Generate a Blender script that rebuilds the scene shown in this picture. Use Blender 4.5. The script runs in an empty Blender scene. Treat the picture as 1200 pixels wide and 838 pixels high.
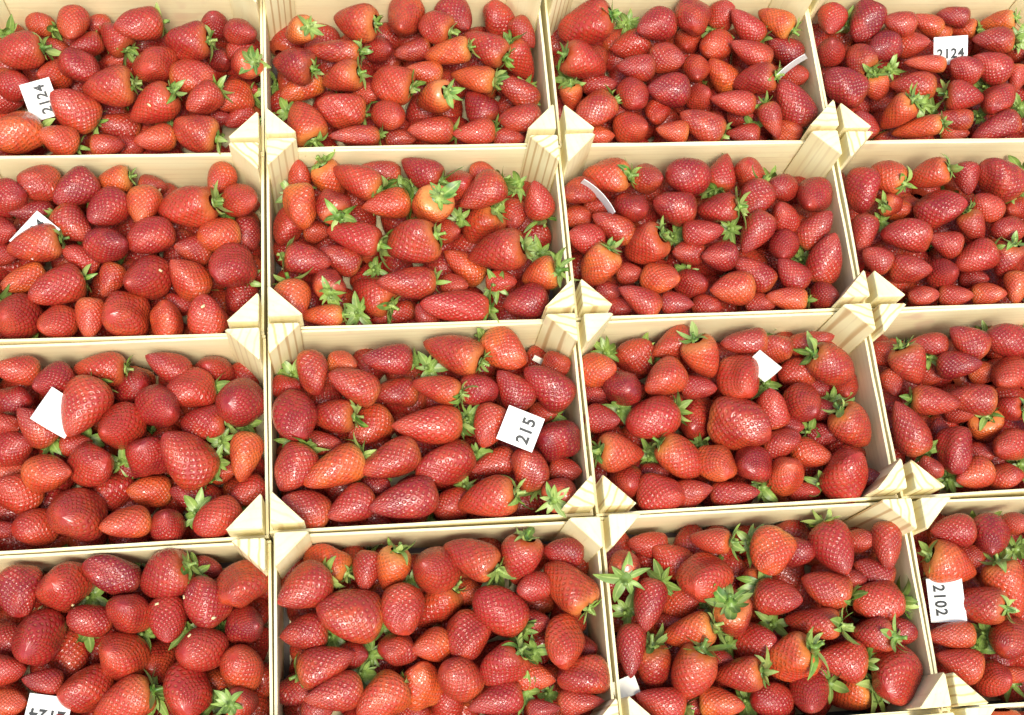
import bpy, math, random
import numpy as np
from mathutils import Matrix, Vector

random.seed(7)
rng = np.random.default_rng(11)
scene = bpy.context.scene
COL = scene.collection

# ------------------------------------------------------------------ camera
F_PX = 1380.4                                   # focal length in photo pixels (1200 wide)
CAM_R = np.array([[0.99065, -0.08131, 0.10905],  # world -> camera
                  [0.04049, 0.94176, 0.33384],
                  [-0.12985, -0.32625, 0.93632]])
u_, s_, v_ = np.linalg.svd(CAM_R)
CAM_R = u_ @ v_
CAM = np.array([-0.2208, -0.4193, 1.0705])      # z = 0 is the level of the corner-post tops
cam_d = bpy.data.cameras.new('camera')
cam_d.sensor_width = 36.0
cam_d.lens = F_PX / 1200 * 36.0
cam_d.clip_start = 0.05
cam_d.clip_end = 100
cam = bpy.data.objects.new('camera', cam_d)
COL.objects.link(cam)
M4 = Matrix(CAM_R.T.tolist()).to_4x4()
M4.translation = Vector(CAM.tolist())
cam.matrix_world = M4
scene.camera = cam

# ------------------------------------------------------------------ daylight
SUN_EL, SUN_AZ = math.radians(64), math.radians(92)   # azimuth measured from +x towards -y
world = bpy.data.worlds.new('World')
scene.world = world
world.use_nodes = True
wn = world.node_tree
for n in list(wn.nodes):
    wn.nodes.remove(n)
sky = wn.nodes.new('ShaderNodeTexSky')
sky.sky_type = 'NISHITA'
sky.sun_disc = False
sky.sun_elevation = SUN_EL
sky.sun_rotation = math.radians(90) + SUN_AZ          # Nishita: 0 = +y, clockwise
sky.air_density = 1.0
sky.dust_density = 4.0
sky.ozone_density = 0.6
bg = wn.nodes.new('ShaderNodeBackground')
bg.inputs['Strength'].default_value = 0.12
wo = wn.nodes.new('ShaderNodeOutputWorld')
wn.links.new(sky.outputs[0], bg.inputs[0])
wn.links.new(bg.outputs[0], wo.inputs[0])
sun_d = bpy.data.lights.new('sun', 'SUN')
sun_d.energy = 1.5
sun_d.angle = math.radians(20)
sun_d.color = (1.0, 0.96, 0.88)
sun = bpy.data.objects.new('sun', sun_d)
COL.objects.link(sun)
sdir = Vector((math.cos(SUN_EL) * math.cos(SUN_AZ), -math.cos(SUN_EL) * math.sin(SUN_AZ), math.sin(SUN_EL)))
sun.rotation_euler = sdir.to_track_quat('Z', 'Y').to_euler()
scene.view_settings.view_transform = 'Standard'
scene.view_settings.look = 'None'
scene.view_settings.gamma = 1.0
scene.view_settings.exposure = 1.08
scene.view_settings.use_curve_mapping = False
# traced berries: per crate (col,row): picture origin, scale, then  x y length width tip-angle flags
# flags: c cap shows, f cap faces viewer, p tip faces viewer, o orange, d dark, w lumpy, 1/2 lower layers
BERRIES = {
(0,0): (0,0,3.75,"""90 225 200 160 190 c;315 115 145 130 250;175 105 110 80 160 c1;605 110 210 150 180 c;505 165 150 130 130 c;425 110 90 70 180 2;940 100 120 110 90 1d;1068 145 130 115 0;825 190 200 170 185 c;255 225 90 80 0 2;375 210 150 110 200 c1;360 295 170 150 330;230 330 150 130 180 1;675 285 170 170 200 w;540 260 150 80 190 1;850 340 200 140 0 w;1080 285 160 130 200 cf;1065 225 130 60 0 1;970 260 100 110 0 2d;475 385 230 180 185 c;890 440 160 130 210 c;1025 430 140 130 190 c;1120 400 80 120 0 2d;80 380 130 140 0 1;20 440 80 160 0 2d;320 480 230 170 150 c;670 470 230 175 210 c;515 555 190 130 170 1;680 610 170 115 190 o;860 580 190 150 160 c;1050 515 140 80 210 1;60 585 190 190 180 co;250 610 150 135 160 co;475 640 140 70 0 1;575 645 80 60 0 2;960 520 60 60 0 2d;40 145 60 50 90 2f;750 580 50 60 0 2f"""),
(1,0): (300,0,3.3333,"""165 125 170 110 205 cfo;385 85 180 150 180 c;580 80 160 170 250 1;700 105 130 110 160 c;785 60 160 140 320 d1;945 65 150 130 120 1;1055 130 130 90 310;1050 240 180 135 300 c;895 180 190 130 150 c;745 205 190 105 190 co;610 200 140 85 190 1;490 195 110 100 0 d1;295 200 230 100 175 c;145 250 170 140 170 cd;175 345 190 115 205 o;330 305 160 130 195 c;440 365 90 90 0 1;530 330 170 140 165 c;655 280 140 90 170 1o;690 385 230 125 200 cof;845 305 180 115 165 co;1020 355 190 110 150 1;870 420 150 120 120 c1d;1030 465 170 120 190;850 520 160 100 180 c;680 510 180 110 180 c;520 455 120 110 350;330 430 190 140 170 c;190 475 150 170 110 co;385 530 200 80 185 c;570 540 120 70 0 2;990 540 120 50 0 1;110 440 70 60 270 2f;1095 360 60 60 180 2f"""),
(2,0): (640,0,3.5294,"""160 100 240 170 200 cw;160 260 200 165 340 c;445 105 170 145 190 d;605 75 145 140 270 p;730 60 100 120 60 1;825 105 180 110 140 c;950 85 170 110 150 co;345 190 160 130 190;585 175 115 110 270 p;505 240 140 115 10;700 190 130 115 200 1;845 215 190 110 150;985 205 150 110 150 1d;370 280 150 105 180;620 295 110 110 270 1p;725 305 150 120 130 o;860 330 190 125 190 c;1035 315 110 100 0 1;225 350 150 70 0 1d;105 405 110 90 270 1oc;200 455 170 140 205 c;360 395 130 120 300 p;500 370 170 140 180 d;640 400 110 100 30 1;770 420 190 110 170;1020 425 220 140 130 d;460 465 95 95 270 1p;365 530 160 130 0 p;640 515 200 130 160 c;520 545 130 90 180 o;935 500 150 90 290 c;815 555 130 60 180 1;1000 550 120 60 0 1o;230 565 80 60 0 1o;305 465 50 70 0 2d;810 480 80 60 0 2;700 125 60 50 0 2f;340 100 80 60 0 2f;850 520 80 70 90 2f;60 330 70 60 0 2f;1110 430 40 80 0 2f"""),
(3,0): (940,0,4.19,"""145 105 150 135 270 p;205 40 60 50 90 2f;310 110 210 155 240 d;475 115 150 125 170;610 115 160 90 160 1o;670 155 80 60 170 1o;740 80 150 80 170 1d;785 145 140 80 180 c1;955 110 170 75 190 c1o;935 195 200 130 175 c;925 325 190 150 140;140 245 140 130 100;280 290 150 130 130 c;390 235 165 145 200 d;550 215 150 125 10;605 310 190 80 180 o;795 340 155 130 160;205 420 230 165 145 d;370 430 110 110 280 1oc;540 420 230 140 180 1;800 470 180 140 350 c;960 495 150 140 250;1055 385 90 130 270;460 560 210 150 225 co;565 630 250 110 190 co;740 585 180 80 180 1;755 655 130 80 0 1c;950 635 240 130 200 d;300 610 110 150 120 1;430 345 110 90 90 1f;590 510 100 80 90 1f;870 570 90 60 0 2f;900 425 70 70 0 2f;1060 200 80 80 180 1f;1070 530 60 80 0 2f;640 545 80 70 0 2f;1075 260 50 80 0 2"""),
(0,1): (0,180,3.636,"""35 180 140 150 20 d;165 125 170 140 170;315 155 190 150 210 d;480 115 150 115 190 co;450 240 180 150 215;610 230 140 170 250 o;655 140 90 50 0 2;800 230 240 200 195 wc;935 115 135 120 230 o;1045 200 140 150 0 p;930 345 170 140 180 o;1055 345 110 150 270 1d;640 355 190 150 190;815 405 150 130 170 1;475 390 175 155 0 pd;315 315 150 160 320 c;130 250 180 70 180 1d;145 390 230 160 195 c;340 445 160 110 150;615 535 220 200 190;795 525 170 160 130 c;985 485 190 170 200 wd;470 545 110 150 250 1;95 540 200 120 200 1o;235 575 240 170 200 c;60 695 190 190 180;240 725 160 140 200;385 705 120 170 270 o;530 690 200 190 180 w;705 705 155 140 100 o;880 690 180 150 120;1025 610 150 130 240 d;770 645 110 80 0 2;15 330 50 130 0 1d;10 430 60 100 0 2d;945 215 70 60 0 2;970 255 70 50 0 2f;1085 540 50 80 0 2f;145 720 50 70 0 2f;400 100 40 40 0 2f"""),
(1,1): (300,170,3.158,"""160 95 80 70 90 c1;275 80 130 120 300 co1;370 125 200 130 150 c;455 70 160 90 170 1;610 90 170 120 150 cd;490 115 60 80 0 2f;560 170 90 70 90 1f;750 150 110 110 0 1;835 180 190 140 210 c;650 230 150 140 235 cof;480 220 180 120 190 co;1045 200 140 110 100 c;165 230 125 160 270 o;285 225 140 125 120 cf;115 305 120 140 250;955 265 110 100 270 1;835 300 150 140 230 c;890 395 220 170 190 c;715 320 90 90 0 1;360 340 210 120 165 c;230 320 90 80 0 2;580 365 200 160 200 c;195 425 170 120 350 cd;310 420 150 100 150 1;770 445 180 110 145 o;1050 480 140 120 190 co;140 580 140 130 285 co;270 510 130 110 100 cf;430 550 160 140 150 c;555 510 220 120 175 c;740 520 80 60 0 1;735 595 260 110 175 wc;995 580 160 120 200 d;890 520 100 90 0 1f;910 505 110 60 0 1;240 630 160 80 180 co;510 630 170 80 190;625 630 80 80 120 1;445 460 70 50 0 2f;755 275 50 40 0 2f;1085 400 60 60 0 1f;970 150 70 60 0 1f;90 180 60 50 0 2f;840 75 60 30 0 2;380 640 60 50 0 1f"""),
(2,1): (650,160,3.243,"""195 150 190 140 180 wc;85 210 100 120 200;365 160 120 110 0;500 150 170 140 170 d;640 135 110 140 70 c;740 140 120 110 90;860 195 110 100 180 do;980 230 130 135 240;760 240 140 120 250 c;620 275 155 115 185 c;450 265 165 140 160 d;300 270 120 115 0 d;165 265 90 60 0 2;90 305 80 60 0 1;220 340 180 110 155;105 385 110 130 150;340 415 170 150 215 c;565 365 150 95 0;760 370 180 125 235 d;870 305 110 120 110;995 350 170 120 50;920 340 60 80 0 2o;500 440 120 105 180;620 455 130 115 180 d;870 425 120 110 270 d;755 515 180 110 145;1030 460 200 130 70;900 520 140 110 140 d;165 495 165 130 235 co;290 520 90 80 0 1;410 540 140 115 0 o;530 560 120 110 0 1;670 580 170 140 180 o;320 615 180 110 150;470 635 120 90 0 d;580 645 110 60 0 1;785 635 110 60 0 1;880 615 150 85 180 co;1035 605 110 100 0 d;460 380 50 40 0 2f;670 350 70 80 0 1f;615 185 60 50 0 1f;505 515 50 40 0 2f;600 215 60 40 0 2f;945 470 40 60 0 2f;820 165 50 50 0 2f;210 590 80 80 0 2d;255 650 60 60 0 2d"""),
(3,1): (970,160,3.991,"""165 255 170 210 280 d;280 185 170 140 150 c;465 180 210 140 200 c;650 200 120 150 280;800 195 190 180 130 cw;300 320 100 90 0 1cf;340 340 80 50 0 2o;530 335 240 170 20 dw;740 330 150 125 150;870 335 110 110 180;680 425 160 120 300 c;365 460 230 155 170 w;170 460 120 180 260 d;545 500 150 120 160;835 435 140 115 180;685 570 200 165 200 c;840 585 140 150 250 c;225 570 140 120 150;390 620 180 140 0;550 640 150 140 0 d;320 690 140 130 130;450 745 130 95 0;600 745 150 95 0;755 735 150 100 0 o;880 710 110 150 270 o;250 400 80 80 0 2f;905 160 50 80 0 2f;690 660 80 50 0 2d;400 330 60 60 0 2;910 250 40 100 0 2f"""),
(0,2): (0,390,3.224,"""60 140 160 110 180;190 185 150 130 200 d;375 115 200 140 175 c;500 205 140 140 0 d;630 125 180 130 150;805 120 150 140 130 d;60 255 120 110 0 1d;130 350 170 130 140 c;310 290 200 240 245 c;445 365 180 165 200;610 285 160 150 330 d;720 215 165 140 190 c;905 265 190 180 180 d;770 340 165 120 190 c;50 430 140 150 30;15 350 100 60 0 1;190 530 165 190 0 op;350 500 160 150 0;560 460 160 150 130 d;700 465 215 200 140 c;925 470 130 190 260 o;60 600 150 170 150;40 525 130 70 0 1o;405 600 160 150 200 c;560 600 160 120 180 1o;735 620 200 130 170 d;845 520 70 100 0 1o;930 605 150 120 200;280 690 210 210 200 w;130 735 160 135 180;470 720 190 130 190 o;630 720 130 130 100;820 705 190 140 220;15 745 70 130 0 d;290 420 90 50 0 1;510 510 70 60 0 2d;460 490 60 50 0 2f;210 405 60 50 0 2f;820 490 50 80 0 1f;745 680 70 50 0 1f;980 350 40 40 0 2f;920 690 50 30 0 2f;840 410 60 50 0 1f;330 410 50 40 0 2f"""),
(1,2): (300,370,3.0,"""200 205 120 150 290 w;340 240 190 130 150;310 165 100 50 0 1o;460 155 180 110 175 d;690 130 220 150 165 c;875 120 180 130 330 co;1060 175 80 70 0 1;1025 245 200 140 140 d;905 255 160 120 130;785 260 110 130 0 d;635 255 180 105 165 c;490 270 150 110 180;125 360 160 180 290 d;265 350 165 130 180 c;395 390 180 130 210;600 385 250 140 180 c;820 390 110 150 250;1055 440 150 140 180 d;1015 345 60 40 0 1;235 450 130 70 0 1;130 540 140 180 240 c;270 540 230 140 200 co;470 510 220 140 200;660 525 220 165 195;830 520 160 100 195;960 535 150 120 120 c;1075 620 130 120 40 cf;1090 545 110 60 0 1;175 670 180 130 150;330 675 170 130 210;515 655 250 155 190 d;690 665 140 110 200;810 650 220 150 195 c;425 600 80 70 0 2d;100 250 70 40 0 2;110 210 60 50 0 2f;560 140 60 60 0 2f;610 185 60 40 0 1f;750 360 60 110 0 1f;1110 350 70 70 0 2f;1130 440 40 80 0 1f;780 490 60 40 0 2f;400 580 60 40 0 2f;740 600 60 40 0 2f;90 450 40 80 0 2f"""),
(2,2): (670,360,3.077,"""100 225 115 130 0 o;225 180 140 115 180 c;360 130 170 125 200;470 185 130 150 290 c;620 125 160 90 190;730 145 120 100 160;865 125 170 80 10 1;810 235 130 105 180;940 210 150 140 330 c;1005 285 120 120 300;600 265 150 170 300;330 260 150 130 210;190 295 135 130 0 d;460 290 125 85 0;120 405 125 105 0;290 405 190 155 200 c;445 410 150 155 250;610 425 230 180 345 w;715 360 120 140 100;840 355 145 135 330;1015 435 150 140 310 c;760 485 130 100 20;180 530 170 140 350 c;390 545 190 140 325 c;525 570 140 130 310 o;650 570 130 130 240 d;770 605 140 130 50 o;870 530 150 110 340 o;985 600 200 170 70 w;200 630 120 120 290;325 675 165 120 350;440 670 140 110 20;590 680 180 90 0 d;840 665 110 70 0;1075 620 40 80 0 1d;910 460 110 90 0 1d;920 370 60 80 0 1d;790 430 70 50 0 1d;125 145 60 40 0 2f;285 540 40 60 0 2f;465 500 60 50 0 2f;690 660 80 60 0 1f;900 640 80 60 0 1f;180 375 50 60 0 1f;860 450 60 40 0 2f;940 340 50 40 0 2f;700 275 60 40 0 2f;80 310 50 60 0 2d;885 290 50 50 0 2d;300 600 50 60 0 2d;260 110 50 40 0 2f;1090 580 40 50 0 2f"""),
(3,2): (1010,360,3.49,"""105 185 90 70 0 1;200 240 140 170 290 c;270 150 150 75 180 1d;430 135 165 130 150;400 235 165 115 10 d;590 135 140 130 180 c;600 280 140 150 220;125 315 95 110 290 1;295 275 70 80 0 2;500 265 80 90 0 1o;300 385 200 125 350 c;445 375 200 130 170;190 490 160 240 110;510 490 135 150 270 cfo;320 520 110 140 100 d;380 590 180 150 270 dw;600 415 110 100 180 1c;600 565 140 130 200;450 690 150 130 200 o;590 695 135 110 0;285 660 100 80 330;405 430 80 60 0 1;360 720 50 60 0 2f;255 590 50 50 0 1f;510 100 40 40 0 2f;280 205 60 40 0 2f;650 640 40 50 0 2f;490 600 60 40 0 2d"""),
(0,3): (0,620,3.636,"""85 265 170 220 270 wd;265 245 220 210 180;475 180 250 150 160 wd;700 200 210 190 200 c;1025 245 210 190 220;875 305 170 210 120 d;550 350 180 170 130;380 385 180 130 170 d;160 475 210 210 230 d;715 395 160 190 270;1060 410 160 160 0 d;295 530 185 230 280;510 540 210 200 160;855 515 200 180 190;675 570 180 170 220;1030 585 175 190 120;30 470 110 150 0 1d;30 600 130 150 0;180 650 160 110 170 d;360 690 220 180 200 w;525 735 260 180 200 c;800 700 210 220 260 w;1040 740 200 120 0 dcf;50 740 130 110 0 o;930 650 80 90 0 1o;830 180 70 60 0 1f;880 170 80 60 0 2d;390 290 60 60 0 2f;620 450 50 60 0 2f;800 425 50 50 0 1f;665 715 60 70 0 2f;910 745 40 70 0 2f;950 440 40 50 0 2f;370 435 50 40 0 2f"""),
(1,3): (310,610,2.857,"""205 145 160 120 160 co;340 170 90 130 260 1d;425 170 125 150 255 co;565 160 160 155 140;690 120 200 130 160 c;855 135 130 150 250 c;1000 105 130 95 170 d;1020 215 210 150 125 c;120 230 160 150 210 c;280 315 225 180 165;460 300 130 160 280;575 290 190 140 225 c;785 300 200 150 150 c;895 225 110 90 190;130 375 150 120 190;680 390 140 160 270;1000 415 150 170 260;440 430 120 110 180;555 420 130 110 190 o;210 480 200 140 25 c;230 585 200 130 200;305 450 70 90 0 1d;795 490 170 140 225 c;650 530 150 130 140;525 545 130 150 110 o;385 595 190 150 220 co;905 520 140 110 0 o;1065 520 165 130 190 w;1060 610 150 80 0;610 610 110 120 100;770 600 190 110 190 d;935 630 110 60 0;95 570 80 120 0 1d;680 240 60 80 0 1o;1085 430 60 90 0 2d;355 450 50 80 0 2f;860 370 80 90 0 1f;900 440 50 50 0 1f;330 515 50 50 0 2f;870 575 60 70 0 1f;950 580 70 50 0 2f;490 210 40 40 0 2f;775 185 50 60 0 2f;405 345 40 50 0 2f;225 390 60 40 0 2f;180 635 80 50 0 1d;910 340 60 80 0 1d;1155 590 30 50 0 2f;500 640 80 30 0 1d"""),
(2,3): (700,590,3.0,"""175 145 140 90 180 1;255 195 150 120 150;395 130 140 85 180 c;95 225 110 130 100 cf;365 265 180 170 230;610 170 145 170 250 o;835 165 150 160 290 c;1020 150 105 170 270;930 130 80 80 0 1;700 170 60 130 0 1d;180 360 120 190 260 d;300 345 130 110 0;550 295 130 130 200 cf;640 330 170 130 0;800 300 165 130 165 c;970 240 140 100 160 d;980 345 160 140 190 c;895 270 90 80 0 1d;475 400 160 140 270 cf;320 455 190 130 200 co;755 420 200 110 175 c;565 490 150 130 0;965 465 150 120 170 c;105 520 110 190 270 d;200 580 130 130 275 c;335 595 150 160 250 c;680 550 160 150 200 co;855 545 170 135 170 c;495 600 180 130 180 c;1045 610 200 190 240 w;1085 450 60 140 0 1d;745 680 140 150 270;610 690 140 120 180 d;220 700 170 110 170 c;440 705 150 100 0 o;890 680 140 130 200 co;330 710 80 70 0 1;260 420 60 60 0 2d;620 425 80 50 0 2f;400 365 60 40 0 2f;460 500 70 60 0 2f;80 385 60 60 0 2f;995 680 90 80 0 1f;955 535 50 40 0 1f;815 630 50 50 0 1f;1080 340 40 60 0 2f;540 140 70 50 0 1f;430 550 80 50 0 1d;230 280 50 40 0 2f;780 590 50 40 0 2d;530 700 40 50 0 2f"""),
(3,3): (1050,570,3.127,"""205 160 150 120 180;345 190 140 150 270 d;440 135 80 90 0;205 290 170 150 335 co;275 260 80 80 0 1;410 380 150 220 280 co;290 430 220 140 165 c;200 545 170 90 180;230 650 160 120 160;365 705 120 150 0 p;415 560 140 150 230;450 690 60 120 0 o;460 450 30 60 0;440 230 60 90 0 1f;330 540 60 90 0 1f;300 590 50 50 0 2f;430 770 50 40 0 2f;330 120 120 50 0 2f;270 125 60 40 0 2f"""),
}

# ------------------------------------------------------------------ helpers
def ray(px, py):
    d = np.array([(px - 600) / F_PX, -(py - 419) / F_PX, -1.0])
    return CAM_R.T @ d

def at(px, py, z):
    d = ray(px, py)
    return CAM + d * ((z - CAM[2]) / d[2])

def to_px(p):
    q = CAM_R @ (np.asarray(p) - CAM)
    return 600 + F_PX * q[0] / -q[2], 419 - F_PX * q[1] / -q[2], -q[2]

def obj(name, mesh, mat=None, parent=None):
    if mat is not None and not mesh.materials:
        mesh.materials.append(mat)
    o = bpy.data.objects.new(name, mesh)
    COL.objects.link(o)
    o.parent = parent
    return o

def mesh_from(name, verts, faces, smooth=False):
    m = bpy.data.meshes.new(name)
    m.from_pydata([tuple(v) for v in verts], [], faces)
    if smooth:
        m.polygons.foreach_set('use_smooth', [True] * len(m.polygons))
    m.update()
    return m

class Nodes:
    def __init__(s, name):
        s.m = bpy.data.materials.new(name)
        s.m.use_nodes = True
        s.t = s.m.node_tree
        s.b = s.t.nodes['Principled BSDF']
    def n(s, typ, **kw):
        x = s.t.nodes.new(typ)
        for k, v in kw.items():
            setattr(x, k, v)
        return x
    def put(s, sock, v):
        if hasattr(v, 'is_output'):
            s.t.links.new(v, sock)
        else:
            sock.default_value = v
    def math(s, op, a, b=0.0, c=0.0, clamp=False):
        x = s.n('ShaderNodeMath', operation=op)
        x.use_clamp = clamp
        for i, v in enumerate((a, b, c)):
            s.put(x.inputs[i], v)
        return x.outputs[0]
    def ramp(s, fac, lo, hi, a=0.0, b=1.0):
        x = s.n('ShaderNodeMapRange', interpolation_type='SMOOTHSTEP')
        for i, v in enumerate((fac, lo, hi, a, b)):
            s.put(x.inputs[i], v)
        return x.outputs[0]
    def mix(s, fac, a, b):
        x = s.n('ShaderNodeMix', data_type='RGBA')
        s.put(x.inputs[0], fac)
        s.put(x.inputs[6], a if hasattr(a, 'is_output') else (*a, 1))
        s.put(x.inputs[7], b if hasattr(b, 'is_output') else (*b, 1))
        return x.outputs[2]
    def noise(s, vec, scale, detail=3.0, rough=0.5):
        x = s.n('ShaderNodeTexNoise')
        if vec is not None:
            s.put(x.inputs['Vector'], vec)
        x.inputs['Scale'].default_value = scale
        x.inputs['Detail'].default_value = detail
        x.inputs['Roughness'].default_value = rough
        return x.outputs['Fac']
    def set(s, **kw):
        for k, v in kw.items():
            s.put(s.b.inputs[k.replace('_', ' ')], v)
        return s.m

# ------------------------------------------------------------------ materials
def berry_material(name, from_object):
    N = Nodes(name)
    if from_object:
        oi = N.n('ShaderNodeObjectInfo')
        tone, rnd = oi.outputs['Color'], oi.outputs['Random']
        sep = N.n('ShaderNodeSeparateColor'); N.put(sep.inputs[0], tone)
    else:
        at_ = N.n('ShaderNodeAttribute', attribute_name='tone')
        sep = N.n('ShaderNodeSeparateColor'); N.put(sep.inputs[0], at_.outputs['Color'])
        rnd = sep.outputs[2]
    hue, dark = sep.outputs[0], sep.outputs[1]
    uv = N.n('ShaderNodeUVMap', uv_map='UVMap').outputs[0]
    # a slightly irregular staggered lattice of seed pits
    geo = N.n('ShaderNodeNewGeometry').outputs['Position']
    wob = N.n('ShaderNodeTexNoise'); N.put(wob.inputs['Vector'], uv); wob.inputs['Scale'].default_value = 7.0; wob.inputs['Detail'].default_value = 0.0
    sv = N.n('ShaderNodeVectorMath', operation='SUBTRACT'); N.put(sv.inputs[0], wob.outputs['Color']); sv.inputs[1].default_value = (.5, .5, .5)
    sc = N.n('ShaderNodeVectorMath', operation='SCALE'); N.put(sc.inputs[0], sv.outputs[0]); sc.inputs['Scale'].default_value = 0.055
    ad = N.n('ShaderNodeVectorMath', operation='ADD'); N.put(ad.inputs[0], uv); N.put(ad.inputs[1], sc.outputs[0])
    sx = N.n('ShaderNodeSeparateXYZ'); N.put(sx.inputs[0], ad.outputs[0])
    U = N.math('MULTIPLY', sx.outputs[0], 17.0)
    U = N.math('ADD', U, N.math('MULTIPLY', rnd, 9.0))
    V = N.math('MULTIPLY', sx.outputs[1], 10.5)
    def cell(du):
        a = N.math('SUBTRACT', N.math('FRACT', N.math('ADD', U, du)), 0.5)
        b = N.math('SUBTRACT', N.math('FRACT', N.math('ADD', V, du)), 0.5)
        return N.math('SQRT', N.math('ADD', N.math('MULTIPLY', a, a), N.math('MULTIPLY', N.math('MULTIPLY', b, b), 0.9)))
    d = N.math('MINIMUM', cell(0.0), cell(0.5))
    suv = N.n('ShaderNodeSeparateXYZ'); N.put(suv.inputs[0], uv)
    v = suv.outputs[1]                                  # 0 cap end, 1 tip
    fade = N.math('MULTIPLY', N.ramp(v, 0.03, 0.16), N.ramp(v, 0.995, 0.93))
    pit = N.ramp(d, 0.05, 0.34)
    seed = N.math('MULTIPLY', N.ramp(d, 0.15, 0.06), fade)
    big = N.noise(geo, 38.0, 1.0)
    fine = N.noise(geo, 420.0, 0.0)
    blot = N.noise(geo, 55.0, 2.0, 0.6)
    hue = N.math('MULTIPLY', hue, N.math('ADD', N.ramp(blot, 0.62, 0.36, 0.35, 1.0), N.ramp(v, 0.55, 0.08, 0.0, 0.45)), 0.0, True)
    base = N.mix(hue, (0.375, 0.021, 0.0135), (0.60, 0.125, 0.019))
    base = N.mix(N.ramp(big, 0.45, 0.75, 0.0, 0.5), base, (0.52, 0.066, 0.022))
    base = N.mix(N.math('MULTIPLY', N.math('MULTIPLY', dark, N.ramp(blot, 0.30, 0.66, 0.35, 1.15)), 1.0, 0.0, True), base, (0.175, 0.010, 0.0125))
    pale = N.math('MULTIPLY', N.ramp(v, 0.26, 0.02), N.math('ADD', 0.10, N.math('MULTIPLY', hue, 0.8)))
    base = N.mix(pale, base, (0.60, 0.24, 0.055))
    base = N.mix(N.math('MULTIPLY', N.ramp(d, 0.28, 0.10, 0.0, 0.40), fade), base, (0.13, 0.006, 0.008))
    base = N.mix(N.math('MULTIPLY', seed, 0.45), base, (0.50, 0.20, 0.05))
    h = N.math('MULTIPLY', pit, fade)
    h = N.math('ADD', h, N.math('MULTIPLY', seed, 0.45))
    h = N.math('ADD', h, N.math('MULTIPLY', fine, 0.25))
    h = N.math('ADD', h, N.math('MULTIPLY', N.noise(geo, 120.0, 0.0), 0.7))
    bp = N.n('ShaderNodeBump'); bp.inputs['Strength'].default_value = 0.7; bp.inputs['Distance'].default_value = 0.00095
    N.put(bp.inputs['Height'], h)
    N.set(Base_Color=base, Roughness=N.ramp(fine, .3, .7, 0.22, 0.36), Normal=bp.outputs[0])
    N.b.inputs['Specular IOR Level'].default_value = 0.6
    return N.m

def leaf_material():
    N = Nodes('strawberry_cap_green')
    geo = N.n('ShaderNodeNewGeometry').outputs['Position']
    oi = N.n('ShaderNodeObjectInfo').outputs['Random']
    a = N.noise(geo, 90.0, 2.0)
    c = N.mix(N.ramp(a, .35, .7), (0.042, 0.125, 0.011), (0.18, 0.32, 0.042))
    c = N.mix(N.math('MULTIPLY', oi, 0.7), c, (0.38, 0.46, 0.13))
    uv = N.n('ShaderNodeUVMap', uv_map='UVMap').outputs[0]
    s = N.n('ShaderNodeSeparateXYZ'); N.put(s.inputs[0], uv)
    mid = N.ramp(N.math('ABSOLUTE', N.math('SUBTRACT', s.outputs[0], 0.5)), 0.10, 0.02)
    c = N.mix(N.math('MULTIPLY', mid, 0.45), c, (0.46, 0.54, 0.18))
    N.set(Base_Color=c, Roughness=0.42)
    N.b.inputs['Subsurface Weight'].default_value = 0.0
    return N.m

def wood_material(name, light, darkc, stripe, grain_axis, amount):
    """pale poplar; grain runs along grain_axis of the piece"""
    N = Nodes(name)
    tc = N.n('ShaderNodeTexCoord').outputs['Object']
    oi = N.n('ShaderNodeObjectInfo').outputs['Random']
    off = N.n('ShaderNodeCombineXYZ')
    N.put(off.inputs[0], N.math('MULTIPLY', oi, 7.3)); N.put(off.inputs[1], N.math('MULTIPLY', oi, 3.1)); N.put(off.inputs[2], N.math('MULTIPLY', oi, 5.7))
    ad = N.n('ShaderNodeVectorMath', operation='ADD'); N.put(ad.inputs[0], tc); N.put(ad.inputs[1], off.outputs[0])
    mp = N.n('ShaderNodeMapping'); N.put(mp.inputs['Vector'], ad.outputs[0])
    s = [1.0, 1.0, 1.0]; s['xyz'.index(grain_axis)] = 0.07
    mp.inputs['Scale'].default_value = s
    g1 = N.noise(mp.outputs[0], 260.0, 2.0, 0.6)
    g2 = N.noise(mp.outputs[0], 45.0, 2.0)
    # growth rings: a wavy sheet pattern whose strength differs from piece to piece
    sp = N.n('ShaderNodeSeparateXYZ'); N.put(sp.inputs[0], mp.outputs[0])
    ang = N.math('MULTIPLY', oi, 6.28)
    ax = [a for a in 'xyz' if a != grain_axis]
    p = N.math('ADD', N.math('MULTIPLY', sp.outputs['xyz'.index(ax[0])], N.math('COSINE', ang)),
               N.math('MULTIPLY', sp.outputs['xyz'.index(ax[1])], N.math('SINE', ang)))
    p = N.math('ADD', N.math('MULTIPLY', p, 760.0), N.math('MULTIPLY', g2, 7.0))
    ring = N.ramp(N.math('SINE', p), 0.45, 1.0)
    on = N.ramp(N.math('FRACT', N.math('MULTIPLY', oi, 13.7)), 0.20, 0.6, 0.15, 1.0)
    c = N.mix(N.ramp(g2, .3, .75), light, darkc)
    c = N.mix(N.ramp(g1, .55, .8, 0.0, 0.28), c, stripe)
    c = N.mix(N.math('MULTIPLY', N.math('MULTIPLY', ring, on), amount), c, stripe)
    # stray berry-juice stains
    st = N.noise(ad.outputs[0], 22.0, 2.0)
    c = N.mix(N.ramp(st, .63, .76, 0.0, 0.38), c, (0.60, 0.33, 0.22))
    bp = N.n('ShaderNodeBump'); bp.inputs['Strength'].default_value = 0.35; bp.inputs['Distance'].default_value = 0.0004
    N.put(bp.inputs['Height'], g1)
    N.set(Base_Color=c, Roughness=0.62, Normal=bp.outputs[0])
    N.b.inputs['Specular IOR Level'].default_value = 0.3
    return N.m

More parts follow.
